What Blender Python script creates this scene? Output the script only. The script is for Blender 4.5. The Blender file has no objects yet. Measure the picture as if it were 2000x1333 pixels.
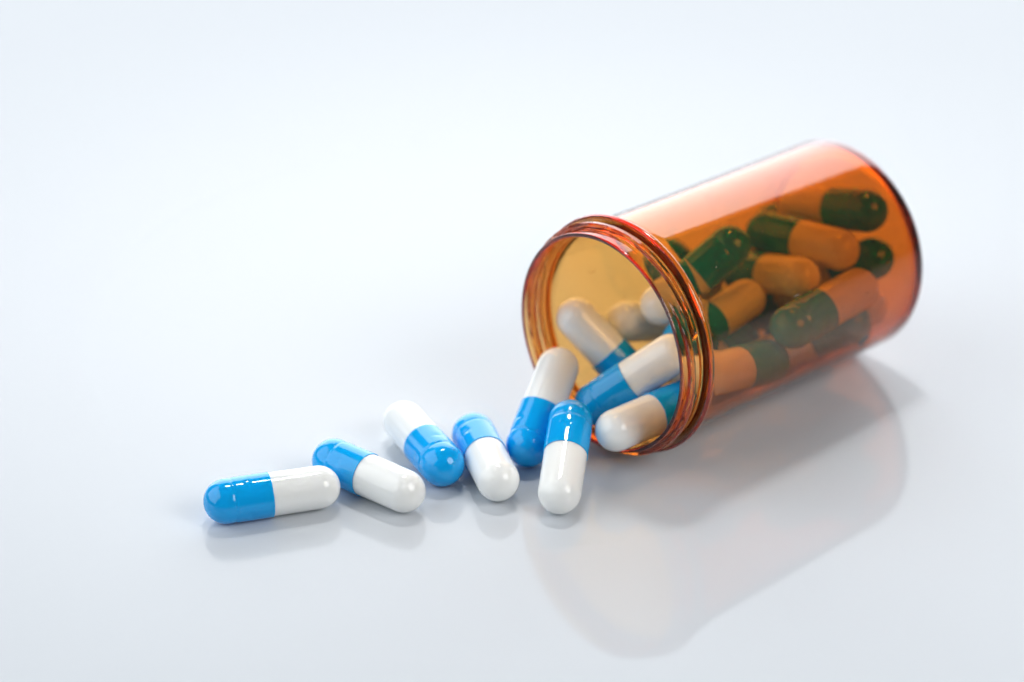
import bpy, math, random
from mathutils import Vector, Matrix

random.seed(7)
MM = 0.001
scene = bpy.context.scene
COL = scene.collection

# ------------------------------------------------------------------ camera
cam_data = bpy.data.cameras.new('camera')
cam = bpy.data.objects.new('camera', cam_data)
COL.objects.link(cam)
cam.location = Vector((-9.25, -416.25, 247.06)) * MM
cam.rotation_euler = (math.radians(90 - 28.379), 0, 0)
cam_data.sensor_width = 36
cam_data.lens = 104.43
cam_data.clip_start = 0.01
cam_data.clip_end = 20
cam_data.dof.use_dof = True
cam_data.dof.focus_distance = 0.468
cam_data.dof.aperture_fstop = 8.0
scene.camera = cam

# ------------------------------------------------------------------ world (dim room) and studio lamps
world = bpy.data.worlds.new('World')
scene.world = world
world.use_nodes = True
bg = world.node_tree.nodes['Background']
bg.inputs[0].default_value = (0.80, 0.88, 1.0, 1)
bg.inputs[1].default_value = 0.07


def area_lamp(name, loc, target, sx, sy, radiance, color, shape='RECTANGLE', spread=180):
    d = bpy.data.lights.new(name, 'AREA')
    d.shape = shape
    d.size = sx
    if shape in ('RECTANGLE', 'ELLIPSE'):
        d.size_y = sy
        area = sx * sy
    else:
        area = sx * sx * (math.pi / 4 if shape == 'DISK' else 1)
    if shape == 'ELLIPSE':
        area *= math.pi / 4
    d.energy = radiance * math.pi * area
    d.color = color
    d.spread = math.radians(spread)
    o = bpy.data.objects.new(name, d)
    COL.objects.link(o)
    o.location = loc
    dv = (Vector(target) - Vector(loc)).normalized()
    o.rotation_euler = dv.to_track_quat('-Z', 'Y').to_euler()
    return o


def polar(az, el, dist):
    a, e = math.radians(az), math.radians(el)
    return (dist * math.cos(e) * math.sin(a), dist * math.cos(e) * math.cos(a), dist * math.sin(e))


# lit white panel standing behind the table
area_lamp('back_panel_lamp', (0.14, 1.40, 0.70), (0.14, -1, 0.70), 2.36, 1.38, 3.45, (0.92, 0.96, 1.0))
# big softbox to the left
area_lamp('left_softbox_lamp', polar(-95, 34, 1.8), (0, 0, 0.0), 2.48, 1.80, 2.1, (0.93, 0.97, 1.0))
# round softbox to the right of the camera
area_lamp('octagonal_softbox_lamp', polar(125, 37, 0.75), (0, 0, 0), 0.44, 0.44, 6.3, (1.0, 0.98, 0.96), 'DISK')
# small strip lamp overhead
area_lamp('overhead_strip_lamp', polar(0, 69, 0.75), (-0.012, 0.055, 0), 0.16, 0.07, 1.45, (1.0, 0.985, 0.96), spread=25)

vs = scene.view_settings
vs.view_transform = 'Standard'
vs.look = 'None'
vs.exposure = 0.0
vs.gamma = 1.0
vs.use_curve_mapping = False

cy = scene.cycles
cy.max_bounces = 24
cy.diffuse_bounces = 6
cy.glossy_bounces = 10
cy.transmission_bounces = 24
cy.transparent_max_bounces = 16
cy.caustics_reflective = True
cy.caustics_refractive = True
cy.blur_glossy = 0.3
cy.sample_clamp_indirect = 40.0
cy.use_denoising = True
try:
    cy.denoiser = 'OPENIMAGEDENOISE'
except Exception:
    pass


# ------------------------------------------------------------------ materials
def new_mat(name):
    m = bpy.data.materials.new(name)
    m.use_nodes = True
    nt = m.node_tree
    nt.nodes.clear()
    out = nt.nodes.new('ShaderNodeOutputMaterial')
    return m, nt, out


def setin(node, **kw):
    for k, v in kw.items():
        node.inputs[k.replace('_', ' ')].default_value = v


def mat_table():
    m, nt, out = new_mat('white_acrylic')
    b = nt.nodes.new('ShaderNodeBsdfPrincipled')
    b.inputs['Base Color'].default_value = (0.60, 0.63, 0.665, 1)
    b.inputs['IOR'].default_value = 1.25
    tc = nt.nodes.new('ShaderNodeTexCoord')
    n = nt.nodes.new('ShaderNodeTexNoise')
    n.inputs['Scale'].default_value = 60
    n.inputs['Detail'].default_value = 4
    nt.links.new(tc.outputs['Object'], n.inputs['Vector'])
    r = nt.nodes.new('ShaderNodeMapRange')
    r.inputs['From Min'].default_value = 0.3
    r.inputs['From Max'].default_value = 0.75
    r.inputs['To Min'].default_value = 0.004
    r.inputs['To Max'].default_value = 0.014
    nt.links.new(n.outputs['Fac'], r.inputs['Value'])
    nt.links.new(r.outputs['Result'], b.inputs['Roughness'])
    nt.links.new(b.outputs[0], out.inputs['Surface'])
    return m


def mat_gelatin(name, col, sss, radius, rough):
    m, nt, out = new_mat(name)
    b = nt.nodes.new('ShaderNodeBsdfPrincipled')
    b.inputs['Base Color'].default_value = (*col, 1)
    b.inputs['IOR'].default_value = 1.50
    b.inputs['Subsurface Weight'].default_value = sss
    b.inputs['Subsurface Radius'].default_value = radius
    b.inputs['Subsurface Scale'].default_value = 0.0012
    tc = nt.nodes.new('ShaderNodeTexCoord')
    n = nt.nodes.new('ShaderNodeTexNoise')
    n.inputs['Scale'].default_value = 420
    n.inputs['Detail'].default_value = 3
    nt.links.new(tc.outputs['Object'], n.inputs['Vector'])
    bp = nt.nodes.new('ShaderNodeBump')
    bp.inputs['Strength'].default_value = 0.04
    bp.inputs['Distance'].default_value = 0.00006
    nt.links.new(n.outputs['Fac'], bp.inputs['Height'])
    nt.links.new(bp.outputs['Normal'], b.inputs['Normal'])
    b.inputs['Roughness'].default_value = rough
    nt.links.new(b.outputs[0], out.inputs['Surface'])
    return m


def mat_amber():
    m, nt, out = new_mat('amber_plastic')
    g = nt.nodes.new('ShaderNodeBsdfGlass')
    g.inputs['Color'].default_value = (1, 1, 1, 1)
    g.inputs['IOR'].default_value = 1.57
    g.inputs['Roughness'].default_value = 0.0
    v = nt.nodes.new('ShaderNodeVolumeAbsorption')
    v.inputs['Color'].default_value = (0.935, 0.645, 0.03, 1)
    v.inputs['Density'].default_value = 2050
    # warm diffuse haze mixed in to stand for light scattered inside the plastic, a little uneven
    d = nt.nodes.new('ShaderNodeBsdfDiffuse')
    d.inputs['Color'].default_value = (0.60, 0.50, 0.42, 1)
    tc = nt.nodes.new('ShaderNodeTexCoord')
    n = nt.nodes.new('ShaderNodeTexNoise')
    n.inputs['Scale'].default_value = 90
    n.inputs['Detail'].default_value = 5
    nt.links.new(tc.outputs['Object'], n.inputs['Vector'])
    r = nt.nodes.new('ShaderNodeMapRange')
    r.inputs['From Min'].default_value = 0.3
    r.inputs['From Max'].default_value = 0.7
    r.inputs['To Min'].default_value = 0.009
    r.inputs['To Max'].default_value = 0.024
    nt.links.new(n.outputs['Fac'], r.inputs['Value'])
    def specks(scale, stretch, size, keep):
        mp = nt.nodes.new('ShaderNodeMapping')
        mp.inputs['Scale'].default_value = stretch
        mp.inputs['Rotation'].default_value = (0.3, 0.5, 0.2)
        nt.links.new(tc.outputs['Object'], mp.inputs['Vector'])
        vo = nt.nodes.new('ShaderNodeTexVoronoi')
        vo.inputs['Scale'].default_value = scale
        nt.links.new(mp.outputs[0], vo.inputs['Vector'])
        a = nt.nodes.new('ShaderNodeMath')
        a.operation = 'LESS_THAN'
        a.inputs[1].default_value = size
        nt.links.new(vo.outputs['Distance'], a.inputs[0])
        sp = nt.nodes.new('ShaderNodeSeparateColor')
        nt.links.new(vo.outputs['Color'], sp.inputs[0])
        k = nt.nodes.new('ShaderNodeMath')
        k.operation = 'GREATER_THAN'
        k.inputs[1].default_value = 1 - keep
        nt.links.new(sp.outputs[0], k.inputs[0])
        mu = nt.nodes.new('ShaderNodeMath')
        mu.operation = 'MULTIPLY'
        nt.links.new(a.outputs[0], mu.inputs[0])
        nt.links.new(k.outputs[0], mu.inputs[1])
        return mu
    s1 = specks(420, (1, 1, 1), 0.045, 0.5)
    s2 = specks(160, (0.45, 3.0, 3.0), 0.05, 0.35)
    ad = nt.nodes.new('ShaderNodeMath')
    ad.operation = 'MAXIMUM'
    nt.links.new(s1.outputs[0], ad.inputs[0])
    nt.links.new(s2.outputs[0], ad.inputs[1])
    fa = nt.nodes.new('ShaderNodeMath')
    fa.operation = 'MULTIPLY_ADD'
    fa.inputs[1].default_value = 0.4
    nt.links.new(ad.outputs[0], fa.inputs[0])
    nt.links.new(r.outputs['Result'], fa.inputs[2])
    mx = nt.nodes.new('ShaderNodeMixShader')
    nt.links.new(fa.outputs[0], mx.inputs[0])
    nt.links.new(g.outputs[0], mx.inputs[1])
    nt.links.new(d.outputs[0], mx.inputs[2])
    nt.links.new(mx.outputs[0], out.inputs['Surface'])
    nt.links.new(v.outputs[0], out.inputs['Volume'])
    return m


M_TABLE = mat_table()
M_BLUE = mat_gelatin('blue_gelatin', (0.002, 0.375, 0.84), 0.1, (0.2, 0.6, 1.0), 0.02)
M_WHITE = mat_gelatin('white_gelatin', (0.91, 0.92, 0.895), 0.35, (1.0, 1.0, 0.9), 0.025)
M_AMBER = mat_amber()


# ------------------------------------------------------------------ mesh helpers
def lathe(name, profile, nseg, closed, disp=None, smooth_angle=40):
    """profile: (x, r) in mm turned round local X. closed: last point joins the first."""
    verts, faces, rings = [], [], []
    for i, (x, r) in enumerate(profile):
        if r < 1e-6:
            rings.append([len(verts)])
            verts.append((x * MM, 0, 0))
        else:
            ids = []
            for k in range(nseg):
                a = 2 * math.pi * k / nseg
                rr = r + (disp(i, x, r, a) if disp else 0)
                ids.append(len(verts))
                verts.append((x * MM, rr * math.cos(a) * MM, rr * math.sin(a) * MM))
            rings.append(ids)
    n = len(profile)
    for i in range(n if closed else n - 1):
        A, B = rings[i], rings[(i + 1) % n]
        for k in range(nseg):
            k2 = (k + 1) % nseg
            if len(A) == 1 and len(B) == 1:
                break
            if len(A) == 1:
                faces.append((A[0], B[k2], B[k]))
            elif len(B) == 1:
                faces.append((A[k], A[k2], B[0]))
            else:
                faces.append((A[k], A[k2], B[k2], B[k]))
    me = bpy.data.meshes.new(name)
    me.from_pydata(verts, [], faces)
    me.update()
    import bmesh
    bm = bmesh.new()
    bm.from_mesh(me)
    bmesh.ops.recalc_face_normals(bm, faces=bm.faces)
    bm.to_mesh(me)
    bm.free()
    for p in me.polygons:
        p.use_smooth = True
    me.set_sharp_from_angle(angle=math.radians(smooth_angle))
    return me


def link(name, me, mat=None, parent=None, local=None):
    o = bpy.data.objects.new(name, me)
    COL.objects.link(o)
    if mat and not me.materials:
        me.materials.append(mat)
    if parent:
        o.parent = parent
    if local is not None:
        o.matrix_local = local
    return o


def tag(o, label, cat, group=None):
    o['label'] = label
    o['category'] = cat
    if group:
        o['group'] = group


# ------------------------------------------------------------------ table
def build_table():
    x0, x1, y0, y1, t, b = -1.3, 1.3, -1.0, 1.36, 0.02, 0.003
    prof = [(0.0, -t), (0.0, -b), (b * 0.3, -b * 0.3), (b, 0.0)]
    verts, faces = [], []
    for ins, z in prof:
        verts += [(x0 + ins, y0 + ins, z), (x1 - ins, y0 + ins, z), (x1 - ins, y1 - ins, z), (x0 + ins, y1 - ins, z)]
    for i in range(len(prof) - 1):
        for k in range(4):
            a, c = i * 4 + k, i * 4 + (k + 1) % 4
            faces.append((a, c, c + 4, a + 4))
    top = (len(prof) - 1) * 4
    faces += [(top, top + 1, top + 2, top + 3), (3, 2, 1, 0)]
    me = bpy.data.meshes.new('table_surface')
    me.from_pydata(verts, [], faces)
    o = link('table_surface', me, M_TABLE)
    o['kind'] = 'structure'
    o['label'] = 'glossy white reflective table surface under the spilled capsules'


build_table()

# ------------------------------------------------------------------ amber vial lying on its side
C0 = Vector((4.809, 2.554, 20.266))          # centre of the mouth rim, mm
AX = Vector((0.734257, 0.678321, -0.027345)).normalized()
SIDE = Vector((-AX.y, AX.x, 0)).normalized()
UPV = AX.cross(SIDE).normalized()
if UPV.z < 0:
    UPV = -UPV
RIN, RRIM, RCOL, RBODY, LEN = 17.80, 18.50, 20.12, 18.66, 58.62


def smooth01(t):
    t = max(0.0, min(1.0, t))
    return t * t * (3 - 2 * t)


def arc(cx, cr, rad, a0, a1, n):
    return [(cx + rad * math.cos(math.radians(a0 + (a1 - a0) * i / n)),
             cr + rad * math.sin(math.radians(a0 + (a1 - a0) * i / n))) for i in range(n + 1)]


def build_vial():
    root = bpy.data.objects.new('amber_vial', None)
    COL.objects.link(root)
    smid = 30.0
    foot = C0 + AX * smid - UPV * RBODY
    rot = Matrix((AX, SIDE, UPV)).transposed().to_4x4()
    root.matrix_world = Matrix.Translation(foot * MM) @ rot
    loc = Matrix.Translation(Vector((-smid, 0, RBODY)) * MM)
    tag(root, 'open translucent amber plastic pill bottle lying on its side with capsules inside', 'pill bottle')

    # body: wall and base, one moulded shell
    p = [(6.08, RIN), (6.08, RBODY - 0.35), (6.2, RBODY - 0.1), (6.45, RBODY)]
    p += [(6.45 + (56.9 - 6.45) * i / 24, RBODY - 0.05 * i / 24) for i in range(1, 25)]
    rb = RBODY - 0.05
    p += arc(56.92, rb - 1.7, 1.7, 90, 0, 12)[1:]
    p += [(58.62, 16.2), (58.5, 15.8), (58.25, 15.4), (58.15, 14.8), (58.1, 8.0), (58.1, 0.0)]
    p += [(56.9, 0.0), (56.9, 9.0), (56.9, 16.2)]
    p += arc(55.9, 16.35, 1.0, 0, 90, 8)[1:]
    p += [(55.9 + (6.3 - 55.9) * i / 24, 17.35 + (RIN - 17.35) * i / 24) for i in range(1, 25)]
    me = lathe('body', p, 160, True, smooth_angle=35)
    link('body', me, M_AMBER, root, loc)

    # collar: the bead between neck and body
    p = [(4.62, RIN), (4.62, 18.7), (4.66, 19.6), (4.8, 19.95), (5.05, 20.1), (5.35, 20.12), (5.65, 20.05),
         (5.9, 19.8), (6.0, 19.4), (6.04, 18.9), (6.04, RIN)]
    me = lathe('collar', p, 200, True, smooth_angle=35)
    link('collar', me, M_AMBER, root, loc)

    # neck: rim and helical thread moulded on its outside
    n_out = 64
    outer = [(0.18 + (4.50 - 0.18) * i / n_out, RRIM) for i in range(n_out + 1)]
    p = [(0.18, RIN), (0.06, RIN + 0.05), (0.0, RIN + 0.16), (0.0, RRIM - 0.2), (0.05, RRIM - 0.06)]
    first = len(p)
    p += outer
    last = len(p)
    p += [(4.58, RRIM - 0.02), (4.58, RIN)]

    def thread(i, x, r, a):
        if not (first <= i < last):
            return 0.0
        h = 0.0
        base = (math.degrees(a) - 135.0) / 360.0
        for k in (-1, 0, 1, 2):
            t = base + k
            if t < 0 or t > 1.07:
                continue
            c = 1.55 + 1.75 * t
            w = abs(x - c)
            prof = smooth01((0.55 - w) / 0.2)
            win = smooth01(t / 0.10) * smooth01((1.07 - t) / 0.012)
            h = max(h, 0.95 * prof * win)
        bead = 0.38 * smooth01((0.26 - abs(x - 4.1)) / 0.14)
        return max(h, bead)

    me = lathe('neck', p, 300, True, thread, smooth_angle=35)
    link('neck', me, M_AMBER, root, loc)


build_vial()

# ------------------------------------------------------------------ capsules
U = 18.5
R_CAP, R_BODY, HALF = 0.1962 * U, 0.1882 * U, 0.406 * U
SEAM = 0.024 * U


def build_capsule_meshes():
    # blue cap: lip, locking groove and a ring of small dimples
    gx = 0.352 * U
    dx = 0.225 * U
    p = [(SEAM + 0.9, R_BODY + 0.01), (SEAM + 0.02, R_BODY + 0.015), (SEAM, R_CAP - 0.05), (SEAM + 0.015, R_CAP - 0.015),
         (SEAM + 0.06, R_CAP)]
    n = 70
    xs = [SEAM + 0.06 + (HALF - SEAM - 0.06) * (i / n) for i in range(1, n + 1)]
    for x in xs:
        g = math.exp(-((x - gx) / (0.0155 * U)) ** 2)
        g2 = 0.35 * smooth01((x - gx) / (0.03 * U))
        p.append((x, R_CAP - 0.105 * g - 0.10 * g2))
    rd = p[-1][1]
    for i in range(1, 22):
        t = math.pi / 2 * i / 22
        p.append((HALF + rd * math.sin(t) * 1.0, rd * math.cos(t)))
    p.append((HALF + rd, 0.0))

    def dimple(i, x, r, a):
        if abs(x - dx) > 1.2 or i < 5:
            return 0.0
        d = 0.0
        for k in range(4):
            da = (a - math.pi / 2 * k - 0.4 + math.pi) % (2 * math.pi) - math.pi
            q = ((x - dx) / 0.62) ** 2 + (da * R_CAP / 0.95) ** 2
            d = max(d, math.exp(-q * 1.6))
        return -0.11 * d

    cap = lathe('cap', p, 120, False, dimple, smooth_angle=45)
    cap.materials.append(M_BLUE)
    # white body: slides into the cap
    q = [(SEAM + 2.2, R_BODY * 0.97), (SEAM + 2.0, R_BODY)]
    q += [(SEAM + 2.0 + (-HALF - SEAM - 2.0) * i / 24, R_BODY - 0.03 * i / 24) for i in range(1, 25)]
    rd2 = q[-1][1]
    for i in range(1, 22):
        t = math.pi / 2 * i / 22
        q.append((-HALF - rd2 * math.sin(t), rd2 * math.cos(t)))
    q.append((-HALF - rd2, 0.0))
    body = lathe('body', q, 96, False, None, smooth_angle=45)
    body.materials.append(M_WHITE)
    return cap, body


ME_CAP, ME_BODY = build_capsule_meshes()


def place_capsule(blue, white, label, group, roll):
    b, w = Vector(blue), Vector(white)
    c = (b + w) / 2
    ax = (b - w).normalized()
    ref = Vector((0, 0, 1)) if abs(ax.z) < 0.95 else Vector((0, 1, 0))
    yv = ref.cross(ax).normalized()
    zv = ax.cross(yv)
    rot = Matrix((ax, yv, zv)).transposed() @ Matrix.Rotation(roll, 3, 'X')
    low = min(b.z, w.z) - R_CAP
    foot = Vector((c.x, c.y, low))
    root = bpy.data.objects.new('capsule', None)
    COL.objects.link(root)
    root.location = foot * MM
    tag(root, label, 'capsule', group)
    loc = Matrix.Translation((c - foot) * MM) @ rot.to_4x4()
    push = Matrix.Translation(Vector((random.uniform(-0.3, 0.12), 0, 0)) * MM)   # how far the cap is pushed on
    link('cap', ME_CAP, None, root, loc @ push)
    link('body', ME_BODY, None, root, loc)


CAPSULES = [   # blue end centre, white end centre (mm), roll, group, label
    ((-54.23, -18.42, 3.58), (-39.82, -14.16, 3.58), 0.75, 'capsules spilled on the table', 'capsule lying farthest from the bottle at the end of the spilled line'),
    ((-37.96, -5.80, 3.58), (-26.31, -15.28, 3.58), 0.30, 'capsules spilled on the table', 'flat capsule with its blue end behind the endmost capsule of the spill'),
    ((-20.41, -7.07, 3.58), (-26.93, 6.47, 3.58), 1.00, 'capsules spilled on the table', 'flat capsule with its blue end forward and white end pointing back'),
    ((-15.54, 2.59, 3.58), (-11.49, -11.88, 3.58), 0.50, 'capsules spilled on the table', 'flat capsule with its white end forward, between two blue capsule ends'),
    ((-6.65, -1.13, 3.58), (-1.72, 10.76, 11.32), 0.20, 'capsules spilled on the table', 'capsule leaning on the left edge of the bottle mouth, white end up'),
    ((0.19, -1.69, 8.47), (-1.75, -15.76, 3.58), 1.10, 'capsules spilled on the table', 'capsule propped blue end up in front of the bottle mouth, white end on table'),
    ((19.42, 5.76, 8.13), (7.50, -3.38, 7.74), 0.02, 'capsules in the bottle mouth', 'capsule lying white end out over the bottom lip of the bottle mouth'),
    ((4.38, 7.02, 6.66), (16.55, 7.88, 15.42), 1.26, 'capsules in the bottle mouth', 'slanted capsule in the bottle mouth with its blue end poking out'),
    ((11.58, 13.81, 6.43), (1.50, 18.01, 16.74), 0.39, 'capsules in the bottle mouth', 'capsule tilted against the far inner wall of the bottle mouth, white end up'),
    ((21.37, 31.12, 9.52), (9.86, 22.42, 13.71), 0.35, 'capsules inside the bottle', 'capsule deep behind the one tilted in the bottle mouth, light end forward'),
    ((18.81, 14.64, 14.20), (29.68, 24.71, 16.69), 1.49, 'capsules inside the bottle', 'capsule inside the neck, blue end behind the mouth rim, white end deeper'),
    ((26.82, 24.72, 26.80), (15.43, 19.82, 18.32), 0.71, 'capsules inside the bottle', 'capsule inside the collar, round white end showing past the mouth rim, dark end deeper'),
    ((16.59, 28.03, 23.01), (23.59, 37.23, 13.42), 1.25, 'capsules inside the bottle', 'capsule near the far wall just inside the collar with its dark end high'),
    ((49.97, 33.22, 28.91), (39.56, 43.35, 25.08), 0.71, 'capsules inside the bottle', 'topmost capsule at the base end of the bottle with dark round end'),
    ((51.48, 31.30, 21.22), (38.67, 33.06, 13.58), 0.96, 'capsules inside the bottle', 'capsule with dark round end against the bottle base, under the topmost one'),
    ((33.78, 37.53, 23.20), (45.09, 27.72, 24.45), 0.23, 'capsules inside the bottle', 'orange looking capsule below the topmost one, its light end toward the base'),
    ((29.94, 35.75, 16.53), (38.45, 24.25, 21.11), 0.95, 'capsules inside the bottle', 'capsule in the middle of the heap inside the bottle showing only its rounded orange end'),
    ((36.49, 13.78, 17.55), (47.92, 23.34, 19.46), 1.30, 'capsules inside the bottle', 'capsule lying along the front wall near the bottle base, light end toward the base'),
    ((37.34, 31.53, 5.10), (50.85, 31.60, 11.60), 0.78, 'capsules inside the bottle', 'capsule in the lower corner of the bottle base with light end up'),
    ((32.81, 13.10, 11.35), (22.15, 2.93, 14.31), 1.11, 'capsules inside the bottle', 'capsule lying low along the front wall just behind the collar, light end toward the collar'),
    ((47.09, 24.79, 12.43), (33.62, 23.62, 5.90), 1.01, 'capsules inside the bottle', 'capsule low in the bottle near the base with its dark end showing beside the wall'),
    ((29.88, 30.46, 5.68), (20.18, 19.00, 5.75), 0.10, 'capsules inside the bottle', 'capsule buried in the heap toward the far wall of the bottle'),
    ((36.31, 47.67, 19.94), (44.76, 38.20, 11.91), 1.14, 'capsules inside the bottle', 'capsule behind the heap near the base'),
    ((29.09, 37.82, 8.77), (43.51, 39.27, 4.82), 0.89, 'capsules inside the bottle', 'capsule buried on the floor of the bottle near the base'),
    ((37.74, 45.66, 8.36), (27.33, 42.41, 18.68), 0.45, 'capsules inside the bottle', 'capsule buried on the far side of the bottle floor'),
]
for blue, white, roll, group, label in CAPSULES:
    place_capsule(blue, white, label, group, roll)
